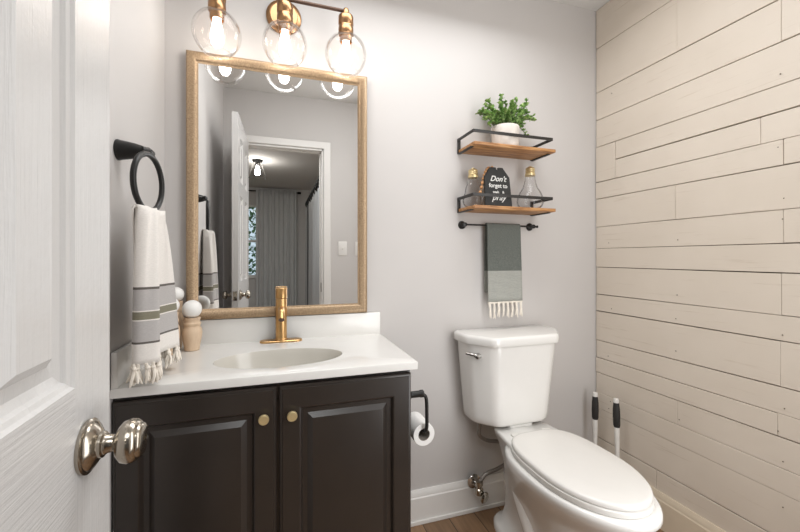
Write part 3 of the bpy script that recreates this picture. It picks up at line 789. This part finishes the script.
# ================================================================== toilet
tx = 0.985
to = thing('toilet', 'white two-piece toilet with a closed lid against the back wall', 'toilet', (tx, 1.2, 0))
def rounded(poly, r, k=5):
    out = []; n_ = len(poly)
    for i in range(n_):
        p = Vector(poly[i]); a = Vector(poly[i-1]); b = Vector(poly[(i+1) % n_])
        ra = min(r, (a-p).length*0.45); rb_ = min(r, (b-p).length*0.45)
        p0 = p+(a-p).normalized()*ra; p1 = p+(b-p).normalized()*rb_
        for j in range(k+1):
            t = j/k; out.append(p0*(1-t)**2+p*2*t*(1-t)+p1*t*t)
    return out
TO = 0.004
def tankpoly(hw, yb, yc, yf, fw, r=0.02):
    return rounded([(tx+TO-hw, yb, 0), (tx+TO-hw, yc, 0), (tx+TO-fw, yf, 0), (tx+TO+fw, yf, 0), (tx+TO+hw, yc, 0), (tx+TO+hw, yb, 0)], r)
def atz(r, z): return [Vector((p.x, p.y, z)) for p in r]
def shrink(r, d):
    c = sum((Vector(p) for p in r), Vector())/len(r)
    return [Vector(p) - Vector((p.x-c.x, p.y-c.y, 0)).normalized()*d for p in r]
def tp(z):
    t = (z-0.447)/(0.797-0.447)
    L = lambda a, b: a+(b-a)*t
    return tankpoly(L(0.196, 0.229), 1.535, L(1.440, 1.432), L(1.358, 1.336), L(0.120, 0.148), 0.03)
m = MB()
rings = [atz(shrink(tp(0.447), 0.030), 0.447), atz(shrink(tp(0.450), 0.016), 0.449), atz(shrink(tp(0.455), 0.006), 0.455), atz(shrink(tp(0.464), 0.001), 0.464)]
rings += [atz(tp(z), z) for z in (0.485, 0.55, 0.62, 0.70, 0.76, 0.797)]
m.loft(rings); m.build('tank', M['porcelain'], to, angle=50)
lp = tankpoly(0.241, 1.540, 1.430, 1.322, 0.156, 0.022)
m = MB()
m.loft([atz(shrink(lp, 0.012), 0.7955), atz(shrink(lp, 0.002), 0.7965), atz(lp, 0.800), atz(lp, 0.821), atz(shrink(lp, 0.002), 0.8275), atz(shrink(lp, 0.007), 0.832), atz(shrink(lp, 0.016), 0.834)]); m.build('tank_lid', M['porcelain'], to, angle=50)
# flush lever on the left chamfer
e0 = Vector((tx+TO-0.226, 1.433, 0.749)); e1 = Vector((tx+TO-0.145, 1.339, 0.749)); dv = (e1-e0).normalized(); nv = Vector((-dv.y, dv.x, 0)); nv = nv if nv.y < 0 else -nv
pv = e0 + (e1-e0)*0.42
m = MB(); m.lathe([(0.013, -0.002), (0.013, 0.004), (0.010, 0.008), (0.0085, 0.018), (0, 0.020)], pv, rotto(nv), 24)
q = pv+nv*0.014
m.tube(spline([q+dv*0.004, q-dv*0.02+Vector((0, 0, 0.005)), q-dv*0.050+Vector((0, 0, 0.008))+nv*0.002], 6), [0.0085]*5+[0.0065]*4+[0.0055]*3+[0.004], 12, flat=0.75)
m.build('flush_lever', M['chrome'], to)
# bowl
def egg(z, yf, yb, hw, nb=2.6, nf=2.0, ym=None, n=56):
    ym = (yf+(yb-yf)*0.54) if ym is None else ym
    out = []
    for k in range(n):
        a = 2*PI*k/n; c, s_ = math.cos(a), math.sin(a)
        ex = nb if s_ > 0 else nf
        x = math.copysign(abs(c)**(2/ex), c)*hw
        y = ym + (math.copysign(abs(s_)**(2/ex), s_)*((yb-ym) if s_ > 0 else (ym-yf)))
        out.append(Vector((tx+0.008+x, y, z)))
    return out
m = MB()
m.loft([egg(0.000, 1.045, 1.470, 0.120, 3.5, 2.6), egg(0.022, 1.045, 1.470, 0.120, 3.5, 2.6), egg(0.032, 1.055, 1.462, 0.112, 3.5, 2.6), egg(0.045, 1.065, 1.44, 0.096, 3.2, 2.4),
        egg(0.10, 1.055, 1.425, 0.088, 3, 2.3), egg(0.16, 1.02, 1.42, 0.094, 3, 2.2), egg(0.22, 0.965, 1.41, 0.112, 3, 2.1), egg(0.28, 0.895, 1.395, 0.138, 2.9, 2.05),
        egg(0.33, 0.838, 1.375, 0.160, 2.6), egg(0.37, 0.798, 1.36, 0.178, 2.5), egg(0.395, 0.780, 1.355, 0.186, 2.4), egg(0.408, 0.781, 1.355, 0.185, 2.4), egg(0.414, 0.787, 1.35, 0.179, 2.4), egg(0.4145, 0.84, 1.30, 0.14, 2.6)])
# tank deck
def deck(z, hw, hb, y0, y1): return rounded([(tx+0.008-hb, y1, z), (tx+0.008-hw, y0, z), (tx+0.008+hw, y0, z), (tx+0.008+hb, y1, z)], 0.02)
m.loft([deck(0.22, 0.080, 0.07, 1.24, 1.39), deck(0.32, 0.095, 0.085, 1.22, 1.40), deck(0.38, 0.118, 0.100, 1.20, 1.405), deck(0.420, 0.142, 0.116, 1.20, 1.410), deck(0.432, 0.145, 0.118, 1.20, 1.410), deck(0.438, 0.140, 0.112, 1.205, 1.405)])
m.loft([deck(0.425, 0.06, 0.06, 1.37, 1.45), deck(0.4475, 0.06, 0.06, 1.37, 1.45)])
for sd in (-1, 1):             # sculpted trapway on the sides
    m.tube(spline([(tx+0.008+sd*0.078, 1.30, 0.345), (tx+0.008+sd*0.095, 1.275, 0.29), (tx+0.008+sd*0.098, 1.235, 0.21), (tx+0.008+sd*0.086, 1.20, 0.12), (tx+0.008+sd*0.076, 1.22, 0.05)], 6), [0.018]*3+[0.026]*16+[0.022]*6, 14)
m.build('bowl', M['porcelain'], to, angle=60)
m = MB()
yb_, yf_ = 1.302, 0.810
m.loft([egg(0.4155, yf_, yb_, 0.165, 3.3, 2.0, 1.045), egg(0.418, yf_-0.003, yb_, 0.168, 3.3, 2.0, 1.045), egg(0.430, yf_-0.003, yb_, 0.168, 3.3, 2.0, 1.045), egg(0.4335, yf_, yb_, 0.168, 3.3, 2.0, 1.045)]); m.build('seat', M['seat'], to, angle=60)
m = MB()
m.loft([egg(0.4355, yf_+0.004, yb_, 0.160, 3.3, 2.0, 1.045), egg(0.437, yf_+0.001, yb_, 0.163, 3.3, 2.0, 1.045), egg(0.446, yf_+0.001, yb_, 0.163, 3.3, 2.0, 1.045), egg(0.4505, yf_+0.005, yb_-0.003, 0.159, 3.3, 2.0, 1.045),
        egg(0.4525, yf_+0.014, yb_-0.01, 0.153, 3.2, 2.0, 1.045), egg(0.4545, yf_+0.08, yb_-0.06, 0.09, 4, 2.0, 1.045)]); m.build('seat_lid', M['seat'], to, angle=60)
for hx in (-0.075, 0.075):
    m = MB(); m.box(tx+0.008+hx-0.02, tx+0.008+hx+0.02, 1.285, 1.318, 0.432, 0.446, 0.005); m.build('hinge', M['seat'], to)
m = MB(); m.sphere((tx+0.008-0.106, 1.27, 0.030), 0.016, 0, 18, 10); m.build('bolt_cap', M['seat'], to)

# water supply
sv = thing('supply_valve', 'chrome shut-off valve with braided hose at the baseboard left of the toilet', 'valve', (0.852, 1.53, 0.13))
m = MB(); m.lathe([(0.032, 0), (0.032, 0.003), (0.018, 0.010), (0.010, 0.011), (0.010, 0.05)], (0.852, 1.5335, 0.140), rotto((0, -1, 0)), 24); m.build('escutcheon', M['chrome'], sv)
m = MB(); m.lathe([(0.015, 0), (0.018, 0.003), (0.018, 0.026), (0.013, 0.030), (0.013, 0.042), (0.0165, 0.043), (0.0165, 0.060), (0.009, 0.062)], (0.850, 1.480, 0.110), None, 20); m.tube([(0.852, 1.50, 0.135), (0.852, 1.455, 0.125)], 0.011, 16); m.build('valve_body', M['nickel'], sv)
m = MB(); m.lathe([(0.008, 0), (0.026, 0.003), (0.0275, 0.010), (0.022, 0.017), (0, 0.018)], (0.854, 1.452, 0.118), rotto((0.25, -1, -0.3)), 20, sx=0.62); m.build('valve_handle', M['nickel'], sv)
m = MB()
m.tube(spline([(0.849, 1.480, 0.160), (0.884, 1.480, 0.195), (0.940, 1.480, 0.207), (0.992, 1.480, 0.226), (1.024, 1.480, 0.252), (1.014, 1.480, 0.290), (0.956, 1.480, 0.327), (0.894, 1.480, 0.343), (0.854, 1.480, 0.369), (0.851, 1.480, 0.404), (0.853, 1.475, 0.449)], 8), 0.0085, 12)
m.build('hose', M['hose'], sv)

# toilet paper holder on the vanity side
ph = thing('paper_holder', 'black open-arm toilet paper holder on the side of the vanity', 'paper holder', (VX1, 1.13, 0.723))
m = MB(); m.lathe([(0.021, 0), (0.021, 0.004), (0.016, 0.008), (0.0105, 0.012), (0.0105, 0.042), (0.012, 0.044), (0.012, 0.053), (0.009, 0.056), (0, 0.057)], (VX1, 1.13, 0.723), rotto((1, 0, 0)), 24); m.build('post', M['black'], ph)
m = MB(); m.tube(spline([(0.425, 1.128, 0.722), (0.444, 1.126, 0.720), (0.4545, 1.126, 0.706), (0.4565, 1.126, 0.66), (0.456, 1.126, 0.615), (0.454, 1.134, 0.600), (0.452, 1.15, 0.5985), (0.452, 1.25, 0.5985)], 6), 0.0058, 12); m.sphere((0.452, 1.252, 0.5985), 0.0065, 0, 12, 8)
m.build('arm', M['black'], ph)
rl = thing('toilet_paper_roll', 'nearly used white toilet paper roll on the black holder', 'toilet paper', (0.452, 1.19, 0.548))
m = MB(); R = rotto((0, 1, 0)); zc = 0.5985+0.0058-0.0188
def hollow(m, ro, ri, y0, y1):
    m.lathe([(ri, 0), (ro-0.001, 0), (ro, 0.001), (ro, y1-y0-0.001), (ro-0.001, y1-y0), (ri, y1-y0), (ri, 0)], (0.452, y0, zc), R, 40, cap=False)
hollow(m, 0.0365, 0.0200, 1.138, 1.238); m.build('tissue', M['paper'], rl)
m = MB(); m.lathe([(0.0199, 0.0008), (0.0192, 0.0008), (0.0192, 0.0992), (0.0199, 0.0992), (0.0199, 0.0008)], (0.452, 1.138, zc), R, 32, cap=False); m.build('core', M['card'], rl)

# plunger and brush beside the shiplap wall
def wand(name, x, y, ztop, tilt, label, cat, low):
    t = thing(name, label, cat, (x, y, 0))
    top_ = Vector((x+tilt[0], y+tilt[1], ztop)); bot = Vector((x, y, 0.055)); d = (top_-bot).normalized(); Rm = rotto(d); L = (top_-bot).length
    m = MB(); m.lathe([(0.009, 0), (0.009, L-0.24), (0.0115, L-0.16), (0.0125, L-0.11), (0.0105, L-0.03), (0.0125, L-0.012), (0.011, L-0.002), (0.006, L), (0, L)], bot, Rm, 20); m.build('handle', M['wplastic'], t)
    m = MB(); m.lathe([(0.0120, L-0.132), (0.0148, L-0.122), (0.0158, L-0.085), (0.0150, L-0.05), (0.0128, L-0.028), (0.0118, L-0.020)], bot, Rm, 20); m.build('grip', M['grip'], t)
    if low == 'cup':
        m = MB(); m.lathe([(0.055, 0.0), (0.0565, 0.006), (0.052, 0.03), (0.038, 0.052), (0.018, 0.062), (0.013, 0.08), (0, 0.08)], (x, y, 0), None, 32); m.build('rubber_cup', M['rubber'], t)
    else:
        m = MB(); m.lathe([(0.046, 0.0), (0.048, 0.004), (0.044, 0.10), (0.041, 0.105), (0.038, 0.10), (0.038, 0.02), (0, 0.02)], (x, y, 0), None, 32); m.build('holder_cup', M['wplastic'], t)
        m = MB(); m.lathe([(0.012, 0.024), (0.030, 0.032), (0.033, 0.06), (0.028, 0.088), (0.009, 0.094)], (x, y, 0), None, 24); m.build('bristles', M['wplastic'], t)
wand('toilet_brush', 1.481, 1.462, 0.500, (0.0, 0.0), 'white toilet brush with black grip, nearer the back corner', 'toilet brush', 'brush')
wand('plunger', 1.493, 1.340, 0.505, (0.006, 0.018), 'white-handled plunger with black grip beside the shiplap wall, right of the brush', 'plunger', 'cup')

# ================================================================== light switches (seen in the mirror)
def switch(x, label):
    t = thing('light_switch', label, 'light switch', (x, FY, 1.18), 'switch plates beside the doorway')
    m = MB(); m.box(x-0.036, x+0.036, FY+0.0002, FY+0.006, 1.175, 1.292, 0.003); m.build('plate', M['trim'], t)
    m = MB(); m.box(x-0.005, x+0.005, FY+0.005, FY+0.014, 1.226, 1.242, 0.002); m.build('toggle', M['wplastic'], t)
switch(0.510, 'white light switch nearest the doorway, reflected in the mirror')
switch(0.650, 'white light switch farther from the doorway, at the mirror edge')

# ================================================================== hall seen in the mirror
hl = thing('ceiling_lamp', 'small ceiling lamp with a clear glass shade in the reflected hall', 'ceiling lamp', (-0.25, -2.22, CZ))
m = MB(); m.lathe([(0.065, 0), (0.065, -0.018), (0.055, -0.028), (0.03, -0.03), (0.03, -0.07), (0.024, -0.075), (0, -0.075)], (-0.25, -2.22, CZ), None, 32); m.build('canopy', M['black'], hl)
m = MB(); m.lathe([(0.045, -0.03), (0.05, -0.05), (0.075, -0.10), (0.10, -0.17), (0.112, -0.235), (0.109, -0.235), (0.097, -0.17), (0.072, -0.10), (0.047, -0.05)], (-0.25, -2.22, CZ), None, 40, cap=False); m.build('shade', M['shadeglass'], hl, recalc=False)
m = MB(); m.lathe([(0.015, -0.075), (0.017, -0.10), (0.032, -0.145), (0.034, -0.165), (0.026, -0.19), (0, -0.198)], (-0.25, -2.22, CZ), None, 24); m.build('bulb', M['hallbulb'], hl)

cr = thing('curtain_rod', 'black curtain rod over the far hall window in the reflection', 'curtain rod', (-0.45, HY, 2.37))
m = MB(); m.tube([(-1.35, HY+0.055, 2.37), (0.36, HY+0.055, 2.37)], 0.011, 14); m.build('rod', M['black'], cr)
m = MB(); m.lathe([(0.011, 0), (0.02, 0.005), (0.022, 0.05), (0.016, 0.065), (0, 0.066)], (0.355, HY+0.055, 2.37), rotto((1, 0, 0)), 16); m.build('finial', M['black'], cr)
for bx in (-1.32, 0.31):
    m = MB(); m.box(bx-0.01, bx+0.01, HY, HY+0.085, 2.335, 2.358, 0.002); m.build('bracket', M['black'], cr)
def wave_curtain(p0, p1, z0, z1, amp, waves, nn=120):
    p0 = Vector((*p0, 0)); p1 = Vector((*p1, 0)); d = (p1-p0); nrm = Vector((-d.y, d.x, 0)).normalized()
    rows = []
    for i in range(16):
        t = i/15; z = z1+(z0-z1)*t; a = amp*(0.75+0.35*t)
        rows.append([Vector((*(p0+d*(k/nn)+nrm*a*(math.sin(2*PI*waves*k/nn)+0.35*math.sin(2*PI*waves*2.3*k/nn+1))).xy, z)) for k in range(nn+1)])
    m = MB(); m.grid(rows); return m
cu = tag(wave_curtain((-0.37, HY+0.11), (0.335, HY+0.11), 0.02, 2.39, 0.026, 8).build('curtain', M['curtain'], angle=180),
         'long grey curtain on the far hall wall beside the window, in the reflection', 'curtain')
sm = cu.modifiers.new('thickness', 'SOLIDIFY'); sm.thickness = 0.004
CX = 0.475
M['closet'] = simple('grey_closet_cloth', rgb(160, 160, 160), 0.9, var=0.04, nscale=6, stretch=(30, 30, 1))
hr = thing('closet_rod', 'black closet rod along the right of the reflected hall', 'curtain rod', (CX, -2.2, 2.06))
m = MB(); m.tube([(CX, -0.50, 2.06), (CX, -3.45, 2.06)], 0.012, 14); m.sphere((CX, -3.46, 2.06), 0.03, 0, 16, 10); m.build('rod', M['black'], hr)
for by in (-0.55, -1.12):
    m = MB(); m.tube([(CX, by, 2.06), (CX, by, CZ)], 0.007, 10); m.lathe([(0.03, 0), (0.03, -0.008), (0, -0.009)], (CX, by, CZ), None, 20); m.build('hanger', M['black'], hr)
def closet_curtain(y0, y1, label):
    t = thing('closet_curtain', label, 'curtain', (CX, (y0+y1)/2, 0.03), 'closet curtains in the reflection')
    c = wave_curtain((CX, y0), (CX, y1), 0.03, 2.0, 0.03, 7).build('panel', M['closet'], t, angle=180)
    sm = c.modifiers.new('thickness', 'SOLIDIFY'); sm.thickness = 0.004
    m = MB(); m.box(CX-0.045, CX-0.033, y0-0.006, y0+0.075, 0.03, 2.0, 0.004); m.build('edge_band', M['blacktrim'], t)
    for k in range(7):
        yy = y0+(y1-y0)*(k+0.5)/7
        m = MB(); m.tube([(CX+0.036*math.cos(a)*0.9, yy+0.012*math.sin(a), 2.038+0.050*math.sin(a)) for a in [2*PI*q/24 for q in range(24)]], 0.0095, 8, closed=True); m.build('ring', M['black'], t)
closet_curtain(-1.10, -2.75, 'nearer grey closet curtain with a black edge, beside the reflected door jamb')
closet_curtain(-2.82, -3.36, 'farther grey closet curtain with a black edge, toward the reflected far wall')

# outside the hall window
struct(MB().box(-8, 8, -16, HY-0.11, -0.3, -0.25).build('ground', M['grass'], smooth=False))
def bush(x, y, r, h, label, seed):
    rg = random.Random(seed); t = thing('bush', label, 'bush', (x, y, -0.25), 'bushes outside the hall window')
    m = MB(); m.tube([(x, y, -0.25), (x+0.05, y, h*0.7)], [0.06, 0.03], 8); m.build('trunk', M['stem'], t)
    m = MB()
    for k in range(2600):
        a = rg.uniform(0, 2*PI); u = rg.uniform(-1, 1); q = rg.uniform(0.55, 1)**0.5; s_ = math.sqrt(1-u*u)
        p = Vector((x+r*q*s_*math.cos(a), y+r*q*s_*math.sin(a), h/2+h/2*q*u))
        d = Vector((rg.uniform(-1, 1), rg.uniform(-1, 1), rg.uniform(-1, 0.5)))
        leaf(m, p, d, Vector((0, 0, 1)), rg.uniform(0.09, 0.15), 0.07)
    m.build('foliage', M['bush'], t, smooth=False, recalc=False)
bush(-0.80, -6.0, 1.1, 2.9, 'tall green bush outside the hall window', 1)
bush(-2.2, -8.2, 1.0, 2.6, 'green bush behind, farther from the hall window', 2)
